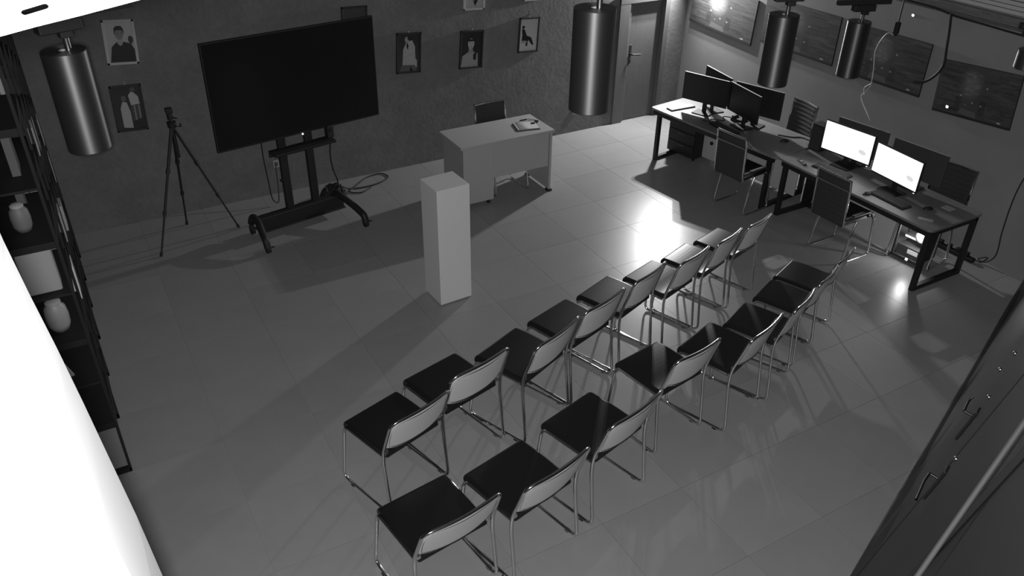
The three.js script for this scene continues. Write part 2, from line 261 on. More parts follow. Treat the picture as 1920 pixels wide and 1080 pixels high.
// ---------------------------------------------------------------- office chairs with ribbed backs
function officeChair(label, pos, turn, ribs) {
  const t = thing('office_chair', label, 'chair', pos, turn, 'sled office chairs at the desks');
  for (const s of [-1, 1]) {
    part('back_rail', bent([[s * 0.18, 0.4, 0.19], [s * 0.18, 0.5, 0.205], [s * 0.18, 0.72, 0.215], [s * 0.178, 0.85, 0.235]], 0.06, 0.011, 30), M.chrome, t);
    part('sled_leg', bent([[s * 0.185, 0.41, 0.02], [s * 0.19, 0.3, 0.07], [s * 0.195, 0.011, 0.12], [s * 0.195, 0.011, -0.25], [s * 0.19, 0.41, -0.2]], 0.05, 0.0105, 60), M.chrome, t);
    part('armrest', [bent([[s * 0.192, 0.475, 0.2], [s * 0.215, 0.498, 0.16], [s * 0.215, 0.5, -0.1], [s * 0.2, 0.41, -0.17]], 0.05, 0.012, 40), rbox(s * 0.215 - 0.017, s * 0.215 + 0.017, 0.5, 0.518, -0.08, 0.14, 0.006)], M.black, t);
  }
  part('top_rail', [bent([[-0.178, 0.85, 0.235], [0, 0.853, 0.25], [0.178, 0.85, 0.235]], 0.05, 0.0105, 20)], M.chrome, t);
  for (const [w, y, z] of [...(ribs === 0 ? [] : [[0.18, 0.755, 0.238]]), [0.185, 0.41, 0.02], [0.185, 0.41, -0.17]]) part('cross_rail', rod([-w, y, z], [w, y, z], 0.007), M.chrome, t);
  const prof = (y) => 0.195 + 0.03 * Math.sin((y - 0.4) * 4.2);
  part('backrest', sheet((u, v) => { const y = 0.41 + 0.435 * v; return [u * 0.172, y, 0.2 + 0.02 * v + 0.012 * (1 - u * u) + (ribs ? 0.0025 : 0.0008) * Math.sin(v * 60)]; }, 8, 48, 0.008), ribs === 0 ? M.mesh2 : M.mesh, t); void prof;
  if (ribs) for (let i = 0; i < 6; i++) { const y = 0.47 + i * 0.066; part('rib', [tube([[-0.172, y, 0.212 + 0.02 * (y - 0.41) / 0.43], [0, y, 0.226 + 0.02 * (y - 0.41) / 0.43], [0.172, y, 0.212 + 0.02 * (y - 0.41) / 0.43]], 0.0035, 10, false, 6)], M.greyLight, t); }
  const s = new THREE.Shape(); s.moveTo(-0.225, 0.4); s.quadraticCurveTo(-0.235, 0.43, -0.2, 0.44); s.lineTo(0.19, 0.428); s.lineTo(0.2, 0.405); s.lineTo(-0.18, 0.41); s.closePath();
  const g = new THREE.ExtrudeGeometry(s, { depth: 0.33, bevelEnabled: true, bevelSize: 0.005, bevelThickness: 0.008, bevelSegments: 2 }); g.translate(0, 0, -0.165); g.rotateY(-Math.PI / 2);
  part('seat', g, M.vinyl, t);
  return t;
}
officeChair('chrome office chair with dark ribbed back at left desk, nearer the room', [5.78, 0, -5.43], -1.47);
officeChair('chrome office chair with dark ribbed back facing the two lit monitors', [5.93, 0, -4.28], -1.56);
officeChair('striped office chair between the long desks and the right wall, left one', [6.63, 0, -5.74], 1.45, 1);
officeChair('black backed office chair behind the right end of the long desk', [6.59, 0, -3.84], 1.75, 0);
officeChair('office chair with black back behind the small white desk', [3.89, 0, -7.03], Math.PI + 0.02, 0);

// ---------------------------------------------------------------- long work desks
function workDesk(label, pos, turn, len, dep, legsAt) {
  const t = thing('work_desk', label, 'desk', pos, turn, 'black framed work desks');
  const s = new THREE.Shape(), r = 0.05, h = len / 2; s.moveTo(r, -h); s.lineTo(dep - r, -h); s.quadraticCurveTo(dep, -h, dep, -h + r); s.lineTo(dep, h - r); s.quadraticCurveTo(dep, h, dep - r, h); s.lineTo(r, h); s.quadraticCurveTo(0, h, 0, h - r); s.lineTo(0, -h + r); s.quadraticCurveTo(0, -h, r, -h);
  const g = new THREE.ExtrudeGeometry(s, { depth: 0.016, bevelEnabled: true, bevelSize: 0.003, bevelThickness: 0.003, bevelSegments: 2 }); g.rotateX(Math.PI / 2); g.translate(0, 0.597, 0);
  const p = g.attributes.position, uv = g.attributes.uv; for (let i = 0; i < p.count; i++) uv.setXY(i, p.getX(i), p.getZ(i) * 0.5);
  part('desktop', g, M.tableTop, t);
  for (const x of [0.004, dep - 0.04]) part('apron', rbox(x, x + 0.035, 0.53, 0.577, -h + 0.04, h - 0.04, 0.004), M.blackMetal, t);
  for (const z of legsAt) { // closed trapezoid frames
    const k = 0.022, fr = (a, b) => { const A = V(...a), B = V(...b), d = B.clone().sub(A), q = new RoundedBoxGeometry(k * 2, d.length(), k * 2, 2, 0.004); q.applyQuaternion(new THREE.Quaternion().setFromUnitVectors(V(0, 1, 0), d.clone().normalize())); const c = A.add(B).multiplyScalar(0.5); q.translate(c.x, c.y, c.z); return q; };
    part('rail', fr([0.05, 0.022, z], [dep - 0.05, 0.022, z]), M.blackMetal, t); part('rail', fr([0.05, 0.556, z], [dep - 0.05, 0.556, z]), M.blackMetal, t);
    part('leg', fr([0.03, 0.0, z], [0.03, 0.577, z]), M.blackMetal, t); part('leg', fr([dep - 0.06, 0.0, z], [dep - 0.06, 0.577, z]), M.blackMetal, t);
  }
  return t;
}
const deskA = workDesk('long black framed work desk at the left, with four dark monitors', [5.865, 0, -6.05], 0.12, 1.75, 0.72, [-0.75, 0.78]);
part('modesty_panel', rbox(0.47, 0.49, 0.04, 0.52, -0.68, 0.84, 0.003), M.panel, deskA, 'pale panel under the desktop');
part('cable_port', (() => { const g = new THREE.CylinderGeometry(0.022, 0.022, 0.012, 18); g.rotateZ(Math.PI / 2); g.translate(0.466, 0.24, -0.32); return g; })(), M.black, deskA);
const deskB = workDesk('long black framed work desk at the right, with two lit monitors', [6.0, 0, -4.32], 0, 1.73, 0.69, [-0.78, 0.838]);
part('modesty_panel', rbox(0.38, 0.4, 0.03, 0.52, -0.3, 0.335, 0.003), M.panel, deskB, 'pale panel under the desktop');
part('modesty_panel', rbox(0.62, 0.64, 0.03, 0.52, -0.84, -0.32, 0.003), M.black, deskB, 'dark panel under the desktop');
{
  const t = thing('drawer_unit', 'black drawer unit standing under the left end of the long desk', 'cabinet', [6.24, 0, -6.75], 0.14);
  part('body', rbox(-0.13, 0.2, 0.03, 0.46, -0.2, 0.21, 0.005), M.black, t);
  for (let i = 0; i < 3; i++) { const d = part('drawer', rbox(-0.146, -0.13, 0.045 + i * 0.138, 0.175 + i * 0.138, -0.19, 0.2, 0.004), M.black, t); part('pull', rbox(-0.154, -0.146, 0.145 + i * 0.138, 0.155 + i * 0.138, -0.05, 0.06, 0.002), M.grey, d); }
  for (const [x, z] of [[-0.1, -0.17], [-0.1, 0.18], [0.17, -0.17], [0.17, 0.18]]) part('caster', [rod([x, 0.016, z - 0.01], [x, 0.016, z + 0.01], 0.016, 12)], M.rubber, t);
}
// ---------------------------------------------------------------- monitors
const litTex = canvas(256, 144, (x, w, h) => { x.fillStyle = '#ffffff'; x.fillRect(0, 0, w, h); x.fillStyle = '#f2f2f2'; x.fillRect(0, 0, w, 6); x.fillStyle = '#c8c8c8'; x.beginPath(); x.ellipse(212, 96, 20, 11, 0.2, 0, 7); x.fill(); x.fillStyle = '#dedede'; x.fillRect(150, 92, 14, 5); x.fillRect(164, 78, 9, 5); x.fillRect(220, 120, 16, 5); });
function monitor(label, pos, turn, tilt, lit, w = 0.52, h = 0.3, gap = 0.1, group = 'desk monitors') {
  const t = thing('monitor', label, 'monitor', pos, turn, group);
  part('stand_base', rbox(-0.1, 0.1, 0, 0.012, -0.1, 0.06, 0.005), M.black, t);
  part('stand_neck', [rbox(-0.025, 0.025, 0.008, gap + 0.14, -0.05, -0.03, 0.006), rbox(-0.05, 0.05, gap + 0.08, gap + 0.16, -0.035, -0.014, 0.004)], M.black, t);
  const b = part('housing', rbox(-w / 2, w / 2, gap, gap + h, -0.016, 0.004, 0.004), lit === 2 ? M.monitorBack : M.black, t);
  const sm = lit === 1 ? new THREE.MeshStandardMaterial({ color: 0x000000, emissive: 0xffffff, emissiveMap: litTex, emissiveIntensity: 1.25, roughness: 0.4 }) : M.screenOff;
  const g = new THREE.BoxGeometry(w - 0.018, h - 0.026, 0.003); g.translate(0, gap + h / 2 + 0.004, 0.0048); part('screen', g, sm, b, lit === 1 ? 'glowing white screen' : undefined);
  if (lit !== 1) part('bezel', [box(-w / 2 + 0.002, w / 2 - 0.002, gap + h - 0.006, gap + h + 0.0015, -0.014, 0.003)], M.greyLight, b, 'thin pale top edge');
  if (lit === 1) { const a = new THREE.RectAreaLight(0xffffff, 1.0, w - 0.02, h - 0.03); a.position.set(0, gap + h / 2, 0.012); a.rotation.y = Math.PI; t.add(a); part('power_light', [rbox(w / 2 - 0.03, w / 2 - 0.018, gap - 0.008, gap - 0.001, -0.004, 0.004, 0.002)], glow(1.2), b); }
  return t;
}
const R = (d) => d * Math.PI / 180;
monitor('leftmost dark monitor on left desk, screen towards the room', [6.13, 0.6, -6.48], R(-70), 0, 0, 0.54, 0.3, 0.12);
monitor('dark monitor second from the left, angled against the leftmost one', [6.21, 0.6, -5.97], R(-98), 0, 0, 0.53, 0.3, 0.12);
monitor('rearmost dark monitor half hidden behind the leftmost one', [6.33, 0.6, -6.5], R(-99 + 180), 0, 0, 0.5, 0.31, 0.125);
monitor('dark monitor on the left desk beside the striped chair, back turned', [6.4, 0.6, -5.95], R(-72 + 180), 0, 0, 0.55, 0.3, 0.12);
monitor('left one of the two glowing white monitors', [6.37, 0.6, -4.73], R(-83.5), 0, 1, 0.535, 0.3, 0.1);
monitor('right one of the two glowing white monitors', [6.315, 0.6, -4.13], R(-95.3), 0, 1, 0.525, 0.29, 0.1);
monitor('grey backed monitor behind the left glowing screen', [6.57, 0.6, -4.74], R(98), 0, 2, 0.53, 0.3, 0.09);
monitor('grey backed monitor behind the right glowing screen', [6.59, 0.6, -4.12], R(95), 0, 2, 0.53, 0.3, 0.09);
{
  const t = thing('desk_speaker', 'black upright speaker on desk left of the glowing monitors', 'speaker', [6.5, 0.598, -5.16], -1.5);
  part('cabinet', rbox(-0.07, 0.07, 0, 0.27, -0.06, 0.06, 0.008), M.black, t); part('grille', rbox(-0.06, 0.06, 0.015, 0.255, 0.06, 0.066, 0.004), M.mesh2, t);
}
// ---------------------------------------------------------------- small things on the desks
{
  const t = thing('tablet', 'grey tablet in a dark case near the left end of the long desk', 'tablet', [6.04, 0.599, -6.73], -0.05);
  part('case', rbox(-0.165, 0.165, 0, 0.014, -0.05, 0.05, 0.005), M.black, t); part('face', rbox(-0.157, 0.157, 0.014, 0.017, -0.043, 0.043, 0.002), M.greyLight, t);
  const kb = (label, p, r) => { const k = thing('keyboard', label, 'keyboard', p, r, 'keyboards'); part('tray', rbox(-0.19, 0.19, 0, 0.014, -0.06, 0.06, 0.005), M.black, k); const ks = []; for (let i = 0; i < 14; i++) for (let j = 0; j < 5; j++) ks.push(rbox(-0.182 + i * 0.026, -0.16 + i * 0.026, 0.014, 0.02, -0.053 + j * 0.0215, -0.035 + j * 0.0215, 0.002, 1)); const q = part('keys', ks, M.mesh2, k); q.userData.kind = 'stuff'; };
  kb('black keyboard in front of the left glowing monitor', [6.2, 0.599, -4.7], -1.45); kb('black keyboard in front of the right glowing monitor', [6.18, 0.599, -4.02], -1.62); kb('black keyboard under the second dark monitor', [6.04, 0.599, -6.02], -1.62);
  const ms = (label, p, r) => { const k = thing('mouse', label, 'mouse', p, r, 'computer mice'); const g = new THREE.SphereGeometry(1, 16, 10, 0, Math.PI * 2, 0, Math.PI / 2); g.scale(0.03, 0.026, 0.048); part('shell', g, M.black, k); part('wheel', rod([-0.004, 0.024, -0.022], [0.004, 0.024, -0.022], 0.006, 10), M.grey, k); };
  ms('dark computer mouse at the desk edge between the keyboards', [6.1, 0.599, -4.2], 1.4); ms('dark mouse on left desk near the striped chair', [6.35, 0.599, -5.46], 1.2); ms('dark mouse right of the glowing monitors', [6.33, 0.599, -3.74], 1.2);
  const rm = (label, p, r, l) => { const k = thing('remote_control', label, 'remote', p, r); part('body', rbox(-l / 2, l / 2, 0, 0.016, -0.018, 0.018, 0.005), M.black, k); part('buttons', [rbox(-l / 2 + 0.02, -l / 2 + 0.035, 0.016, 0.019, -0.008, 0.008, 0.002), rbox(0, 0.03, 0.016, 0.019, -0.01, 0.01, 0.002)], M.greyLight, k); };
  rm('dark remote lying at the front edge of right desk', [6.1, 0.599, -4.98], 1.2, 0.14); rm('dark remote lying on left desk behind the mouse', [6.52, 0.599, -5.3], 1.0, 0.12);
  const c = part('note_card', rbox(6.46, 6.54, 0.599, 0.604, -3.71, -3.62, 0.001), M.paperDim); tag(c, 'pale note card near the back corner of right desk', 'card');
  const c2 = part('note_card', (() => { const g = rbox(-0.02, 0.02, 0, 0.006, -0.06, 0.06, 0.001); g.rotateY(0.5); g.translate(6.14, 0.599, -3.62); return g; })(), M.paperDim); tag(c2, 'narrow pale strip near the front corner of right desk', 'card');
  const pp = part('paper_sheet', (() => { const g = rbox(-0.1, 0.1, 0, 0.003, -0.07, 0.07, 0.001); g.rotateY(0.3); g.translate(6.16, 0.599, -6.52); return g; })(), M.paper); tag(pp, 'white paper sheet under the leftmost dark monitor', 'paper');
  const hp = thing('desk_phone', 'dark handset stand between the two front dark monitors', 'phone', [6.34, 0.599, -6.12], -1.3);
  part('base', rbox(-0.08, 0.08, 0, 0.035, -0.05, 0.05, 0.008), M.black, hp); part('handset', [rbox(-0.07, -0.03, 0.035, 0.06, -0.05, 0.05, 0.008)], M.black, hp);
  const cb = part('cable', [tube([[6.0, 0.603, -6.32], [6.05, 0.604, -6.25], [6.1, 0.603, -6.3], [6.2, 0.604, -6.2], [6.28, 0.603, -6.3], [6.35, 0.604, -6.22]], 0.005, 40)], M.black); tag(cb, 'black cable curling over the left desk under dark monitors', 'cable');
  const cd = part('cable', [tube([[6.42, 0.603, -5.62], [6.5, 0.604, -5.5], [6.58, 0.603, -5.45], [6.6, 0.604, -5.3]], 0.008, 30)], M.black); tag(cd, 'black cable running from dark monitor towards the striped chair', 'cable');
}
// ---------------------------------------------------------------- computers under the desks
{
  const t = thing('computer_tower', 'black computer tower with pale side stripe under the desk behind the lit monitors chair', 'computer', [6.42, 0, -5.03], 0.05);
  part('case', rbox(0, 0.36, 0.012, 0.4, -0.11, 0.1, 0.006), M.black, t); part('front_panel', rbox(-0.012, 0, 0.015, 0.395, -0.105, 0.095, 0.004), M.blackGloss, t); part('side_stripe', rbox(-0.014, 0.01, 0.05, 0.24, -0.118, -0.106, 0.002), M.paper, t); part('foot', [rbox(0.02, 0.06, 0, 0.012, -0.1, 0.09, 0.002), rbox(0.3, 0.34, 0, 0.012, -0.1, 0.09, 0.002)], M.rubber, t);
  const p = thing('glass_computer', 'glass sided computer with glowing white fans under the right end of desk', 'computer', [6.36, 0, -3.835], 0.08);
  part('case', [rbox(0.0, 0.28, 0.03, 0.05, -0.14, 0.13, 0.003), rbox(0.0, 0.28, 0.42, 0.44, -0.14, 0.13, 0.003), rbox(0.26, 0.28, 0.03, 0.44, -0.14, 0.13, 0.003), rbox(0, 0.02, 0.03, 0.44, -0.14, -0.12, 0.003), rbox(0, 0.28, 0.03, 0.44, 0.115, 0.13, 0.003)], M.black, p);
  part('shroud', rbox(0.03, 0.255, 0.05, 0.15, -0.115, 0.11, 0.004), M.black, p);
  part('board', rbox(0.24, 0.258, 0.15, 0.42, -0.115, 0.11, 0.003), M.paperDark, p);
  part('graphics_card', [rbox(0.1, 0.24, 0.2, 0.23, -0.11, 0.06, 0.004)], M.black, p);
  part('card_strip', rbox(0.094, 0.1, 0.206, 0.224, -0.1, 0.05, 0.002), glow(1.3), p);
  for (const [y, z, r, e] of [[0.355, 0.055, 0.045, 1.6], [0.26, 0.06, 0.05, 1.6], [0.375, -0.045, 0.036, 1.4]]) {
    const ring = new THREE.TorusGeometry(r, 0.012, 10, 28); ring.rotateY(Math.PI / 2); ring.translate(0.085, y, z); const f = part('fan_ring', ring, M.black, p);
    const disc = new THREE.CylinderGeometry(r * 0.95, r * 0.95, 0.008, 24); disc.rotateZ(Math.PI / 2); disc.translate(0.08, y, z); part('fan_blades', disc, glow(e), f, 'glowing white fan');
  }
  part('light_strip', [rbox(0.012, 0.02, 0.1, 0.14, 0.0, 0.1, 0.003)], glow(0.5), p);
  part('power_light', [rbox(-0.004, 0.004, 0.035, 0.06, 0.01, 0.035, 0.003)], glow(1.3), p);
  const pg = part('glass_panel', rbox(-0.002, 0.002, 0.05, 0.42, -0.12, 0.115, 0.001), new THREE.MeshPhysicalMaterial({ color: 0xffffff, transmission: 1, thickness: 0, roughness: 0.02 }), p); void pg;
  const pl = new THREE.PointLight(0xffffff, 0.5, 0, 2); pl.position.set(0.04, 0.3, 0.03); pl.castShadow = true; p.add(pl);
}
// ---------------------------------------------------------------- television on its mobile stand
{
  const st = thing('tv_stand', 'black wheeled stand carrying the large dark television', 'stand', [1.86, 0, -7.2], R(10));
  part('crossbeam', [rbox(-0.57, 0.33, 0.075, 0.215, -0.02, 0.07, 0.01), rbox(-0.57, 0.33, 0.075, 0.09, -0.05, 0.1, 0.006)], M.black, st);
  const legs = [[-0.575, -0.62, 0.33], [0.3, 0.35, 0.44]];
  for (const [x, xf, zf] of legs) {
    const k = part('foot_arm', bent([[x, 0.12, -0.1], [x, 0.215, -0.04], [x, 0.205, 0.08], [x + (xf - x) * 0.6, 0.165, zf * 0.6], [xf, 0.115, zf - 0.02], [xf, 0.05, zf]], 0.07, 0.033, 50, 10), M.black, st); k.scale.set(1, 1, 1);
    for (const z of [zf, -0.1]) { const xx = z > 0 ? xf : x; part('caster', [rod([xx - 0.018, 0.035, z], [xx + 0.018, 0.035, z], 0.035, 18), rbox(xx - 0.024, xx + 0.024, 0.045, 0.09, z - 0.025, z + 0.02, 0.01), rbox(xx - 0.01, xx + 0.055, 0.052, 0.06, z + 0.01, z + 0.03, 0.003)], M.rubber, k); }
  }
  for (const x of [-0.205, 0.065]) part('post', rbox(x - 0.036, x + 0.036, 0.1, 1.5, -0.035, 0.02, 0.008), M.black, st);
  part('shelf', [rbox(-0.34, 0.28, 0.8, 0.825, 0.0, 0.15, 0.006), rbox(-0.34, 0.28, 0.76, 0.8, 0.0, 0.02, 0.004)], M.black, st);
  part('mount_bracket', [rbox(-0.3, 0.16, 1.2, 1.26, 0.0, 0.035, 0.004), rbox(-0.3, 0.16, 1.5, 1.56, -0.02, 0.035, 0.004)], M.black, st);
  part('post_knob', [rod([-0.26, 0.5, -0.01], [-0.24, 0.5, -0.01], 0.015)], M.black, st);
  const tv = thing('television', 'very large dark switched off television on the wheeled stand', 'television', [1.875, 0.93, -7.15], R(10.5));
  const in_ = new THREE.Group(); void in_;
  const hs = part('housing', [rbox(-0.82, 0.815, 0, 0.945, -0.03, 0.006, 0.006), rbox(-0.6, 0.6, 0.12, 0.7, -0.055, -0.02, 0.01)], M.black, tv);
  part('screen', rbox(-0.81, 0.805, 0.018, 0.935, 0.004, 0.009, 0.002), new THREE.MeshPhysicalMaterial({ color: L(0.009), roughness: 0.22, specularIntensity: 0.6 }), hs);
  part('status_light', (() => { const g = new THREE.SphereGeometry(0.008, 12, 8); g.translate(-0.015, -0.004, 0.01); return g; })(), glow(2.5), tv, 'tiny bright status light');
  tv.rotation.z = -0.012;
  const wb = thing('webcam_box', 'small black box standing on the right end of the television stand shelf', 'box', [2.13, 0.826, -7.2], 0.3);
  part('body', rbox(-0.035, 0.035, 0, 0.12, -0.03, 0.03, 0.006), M.black, wb); part('lens', [rod([0, 0.08, 0.028], [0, 0.08, 0.036], 0.014)], M.blackGloss, wb);
  wb.position.y = 0.825;
  // cables
  const c1 = part('power_cable', [tube([[1.58, 0.95, -7.5], [1.57, 0.7, -7.6], [1.59, 0.32, -7.65], [1.62, 0.06, -7.68], [1.66, 0.03, -7.68], [1.7, 0.14, -7.75], [1.74, 0.3, -7.9], [1.75, 0.36, -7.93]], 0.006, 70)], M.black); tag(c1, 'thin black cable hanging from television and looping up to wall plug', 'cable');
  const pts = []; let a = 0; for (let i = 0; i < 130; i++) { const hgt = 0.008 + 0.13 * Math.pow(rnd(), 1.4), r = (0.15 - 0.55 * hgt) * (0.75 + 0.3 * rnd()); a += 0.66 + 0.12 * rnd(); pts.push([2.22 + r * Math.cos(a), hgt, -7.6 + r * 0.85 * Math.sin(a)]); }
  const head = [[2.2, 0.83, -7.35], [2.17, 0.6, -7.38], [2.19, 0.4, -7.42], [2.24, 0.25, -7.48], [2.27, 0.13, -7.55]];
  const tail = [[2.42, 0.01, -7.7], [2.55, 0.01, -7.66], [2.75, 0.01, -7.68], [2.9, 0.01, -7.78], [2.86, 0.01, -7.9], [2.7, 0.01, -7.88], [2.52, 0.01, -7.74], [2.4, 0.01, -7.62], [2.5, 0.01, -7.55], [2.64, 0.01, -7.62]];
  const c2 = part('coiled_cable', [tube([...head, ...pts, ...tail], 0.0075, 1300, false, 6)], M.black); tag(c2, 'black cable coiled in a heap on floor behind the television stand', 'cable');
}
// wall sockets
for (const [x, y, l] of [[5.43, 0.265, 'small white wall socket left of the door near the floor'], [1.76, 0.33, 'small white wall socket behind the television stand']]) {
  const t = thing('wall_socket', l, 'socket', [x, y, ZB]); part('plate', rbox(-0.03, 0.03, -0.04, 0.04, 0, 0.012, 0.004), M.greyLight, t); part('insert', rbox(-0.018, 0.018, -0.02, 0.02, 0.012, 0.015, 0.002), M.grey, t);
}
// ---------------------------------------------------------------- tripod
{
  const t = thing('tripod', 'slim black three legged tripod standing against the far wall', 'tripod', [0.79, 0, -7.4]);
  const ap = [0, 1.12, 0]; const feet = [[-0.36, 0, 0.24], [-0.03, 0, -0.29], [0.4, 0, 0.01]];
  feet.forEach((f) => { const at = (k) => [ap[0] + (f[0] - ap[0]) * k, ap[1] + (f[1] - ap[1]) * k, ap[2] + (f[2] - ap[2]) * k]; const l = part('leg', [rod(at(0.02), at(0.36), 0.0145), rod(at(0.34), at(0.68), 0.0115), rod(at(0.66), at(0.985), 0.0085)], M.black, t); part('leg_lock', [rod(at(0.33), at(0.365), 0.019)], M.black, l); part('leg_lock', [rod(at(0.65), at(0.68), 0.016)], M.black, l); part('foot', [rod(at(0.97), [f[0], 0.004, f[2]], 0.014)], M.rubber, l); });
  part('centre_column', [cyl(0.014, 0.014, 0.42, 0, 1.02, 0), cyl(0.04, 0.035, 0.05, 0, 1.12, 0)], M.black, t);
  part('head', [cyl(0.026, 0.026, 0.06, 0, 1.2, 0), rbox(-0.03, 0.03, 1.23, 1.27, -0.03, 0.03, 0.006), rod([0, 1.19, 0], [0.05, 1.18, 0.04], 0.006)], M.black, t);
  part('crank', [rod([0.03, 1.1, 0.01], [0.07, 1.1, 0.02], 0.005), cyl(0.008, 0.008, 0.03, 0.07, 1.11, 0.02)], M.black, t);
}
// ---------------------------------------------------------------- framed photographs
const vg = (x, w, h, a, b) => { const g = x.createLinearGradient(0, 0, 0, h); g.addColorStop(0, a); g.addColorStop(1, b); x.fillStyle = g; x.fillRect(0, 0, w, h); };
const el = (x, c, a, b, rx, ry, r = 0) => { x.fillStyle = c; x.beginPath(); x.ellipse(a, b, rx, ry, r, 0, 7); x.fill(); };
const poly = (x, c, p) => { x.fillStyle = c; x.beginPath(); x.moveTo(p[0], p[1]); for (let i = 2; i < p.length; i += 2) x.lineTo(p[i], p[i + 1]); x.closePath(); x.fill(); };
const PIC = {
  man: (x, w, h) => { vg(x, w, h, '#a2a2a2', '#8c8c8c'); poly(x, '#161616', [w * 0.05, h, w * 0.16, h * 0.62, w * 0.36, h * 0.5, w * 0.66, h * 0.5, w * 0.9, h * 0.55, w, h * 0.7, w, h]); poly(x, '#8a8a8a', [w * 0.42, h * 0.36, w * 0.58, h * 0.36, w * 0.6, h * 0.54, w * 0.5, h * 0.6, w * 0.4, h * 0.54]); poly(x, '#191919', [w * 0.32, h * 0.3, w * 0.33, h * 0.16, w * 0.42, h * 0.1, w * 0.6, h * 0.1, w * 0.68, h * 0.18, w * 0.68, h * 0.3]); el(x, '#6f6f6f', w * 0.5, h * 0.3, w * 0.155, h * 0.14); poly(x, '#191919', [w * 0.33, h * 0.24, w * 0.36, h * 0.13, w * 0.64, h * 0.13, w * 0.68, h * 0.25, w * 0.6, h * 0.2, w * 0.4, h * 0.21]); el(x, '#2a2a2a', w * 0.9, h * 0.45, w * 0.09, h * 0.1); el(x, '#333', w * 0.44, h * 0.28, 5, 3); el(x, '#333', w * 0.57, h * 0.28, 5, 3); },
  couple: (x, w, h) => { vg(x, w, h, '#262626', '#303030'); poly(x, '#9c9c9c', [w * 0.2, h * 0.95, w * 0.2, h * 0.5, w * 0.3, h * 0.34, w * 0.46, h * 0.36, w * 0.54, h * 0.6, w * 0.54, h * 0.98]); poly(x, '#a0a0a0', [w * 0.55, h * 0.2, w * 0.7, h * 0.1, w * 0.9, h * 0.24, w * 0.92, h * 0.42, w * 0.6, h * 0.44]); el(x, '#555', w * 0.37, h * 0.27, w * 0.09, h * 0.07); el(x, '#4a4a4a', w * 0.74, h * 0.08, w * 0.09, h * 0.06); for (let i = 0; i < 4; i++) { x.fillStyle = i % 2 ? '#7a7a7a' : '#464646'; x.fillRect(w * (0.6 + i * 0.08), h * 0.44, w * 0.06, h * 0.36); } poly(x, '#242424', [w * 0.56, h * 0.82, w * 0.98, h * 0.75, w * 0.98, h, w * 0.56, h]); },
  embrace: (x, w, h) => { vg(x, w, h, '#242424', '#3c3c3c'); poly(x, '#9a9a9a', [w * 0.22, h * 0.9, w * 0.25, h * 0.4, w * 0.4, h * 0.2, w * 0.66, h * 0.16, w * 0.8, h * 0.34, w * 0.82, h * 0.66, w * 0.9, h * 0.72, w * 0.9, h * 0.9]); el(x, '#8d8d8d', w * 0.42, h * 0.14, w * 0.1, h * 0.08); el(x, '#1d1d1d', w * 0.6, h * 0.1, w * 0.16, h * 0.07); poly(x, '#151515', [w * 0.42, h * 0.2, w * 0.5, h * 0.3, w * 0.46, h * 0.42, w * 0.4, h * 0.32]); poly(x, '#555', [w * 0.08, h, w * 0.2, h * 0.82, w * 0.8, h * 0.84, w * 0.9, h]); poly(x, '#1a1a1a', [w * 0.56, h, w * 0.6, h * 0.85, w * 0.72, h]); x.strokeStyle = '#777'; x.lineWidth = 3; x.beginPath(); x.moveTo(w * 0.3, h * 0.62); x.lineTo(w * 0.8, h * 0.5); x.stroke(); },
  woman: (x, w, h) => { vg(x, w, h, '#1c1c1c', '#262626'); poly(x, '#8f8f8f', [w * 0.02, h, w * 0.08, h * 0.68, w * 0.34, h * 0.58, w * 0.6, h * 0.56, w * 0.82, h * 0.62, w * 0.86, h]); poly(x, '#858585', [w * 0.38, h * 0.42, w * 0.56, h * 0.42, w * 0.6, h * 0.62, w * 0.36, h * 0.62]); el(x, '#141414', w * 0.5, h * 0.27, w * 0.24, h * 0.17); el(x, '#9f9f9f', w * 0.48, h * 0.33, w * 0.16, h * 0.15); x.fillStyle = '#161616'; x.fillRect(w * 0.3, h * 0.2, w * 0.4, h * 0.07); poly(x, '#141414', [w * 0.66, h * 0.3, w * 0.78, h * 0.5, w * 0.74, h * 0.82, w * 0.62, h * 0.8, w * 0.6, h * 0.66, w * 0.68, h * 0.6]); el(x, '#444', w * 0.42, h * 0.32, 6, 3); el(x, '#444', w * 0.55, h * 0.32, 6, 3); el(x, '#5a5a5a', w * 0.48, h * 0.415, 9, 4); },
  seated: (x, w, h) => { vg(x, w, h, '#a8a8a8', '#b4b4b4'); el(x, '#111', w * 0.18, h * 0.25, w * 0.08, h * 0.05); poly(x, '#121212', [w * 0.1, h * 0.3, w * 0.26, h * 0.32, w * 0.4, h * 0.52, w * 0.66, h * 0.58, w * 0.82, h * 0.8, w * 0.76, h * 0.84, w * 0.5, h * 0.66, w * 0.46, h * 0.86, w * 0.36, h * 0.84, w * 0.38, h * 0.68, w * 0.12, h * 0.68, w * 0.14, h * 0.5]); x.fillStyle = '#8c8c8c'; x.fillRect(w * 0.1, h * 0.7, w * 0.34, h * 0.05); },
  face: (x, w, h) => { vg(x, w, h, '#a0a0a0', '#9a9a9a'); poly(x, '#1a1a1a', [w * 0.28, 0, w * 0.74, 0, w * 0.72, h * 0.8, w * 0.58, h * 0.95, w * 0.5, h * 0.82, w * 0.34, h * 0.7]); el(x, '#777', w * 0.5, h * 0.62, w * 0.13, h * 0.18); },
  plain: (x, w, h) => { vg(x, w, h, '#b0b0b0', '#b8b8b8'); el(x, '#555', w * 0.5, h * 0.45, w * 0.2, h * 0.28); },
  dim: (x, w, h) => { vg(x, w, h, '#3a3a3a', '#2a2a2a'); el(x, '#777', w * 0.4, h * 0.55, w * 0.2, h * 0.3); },
};
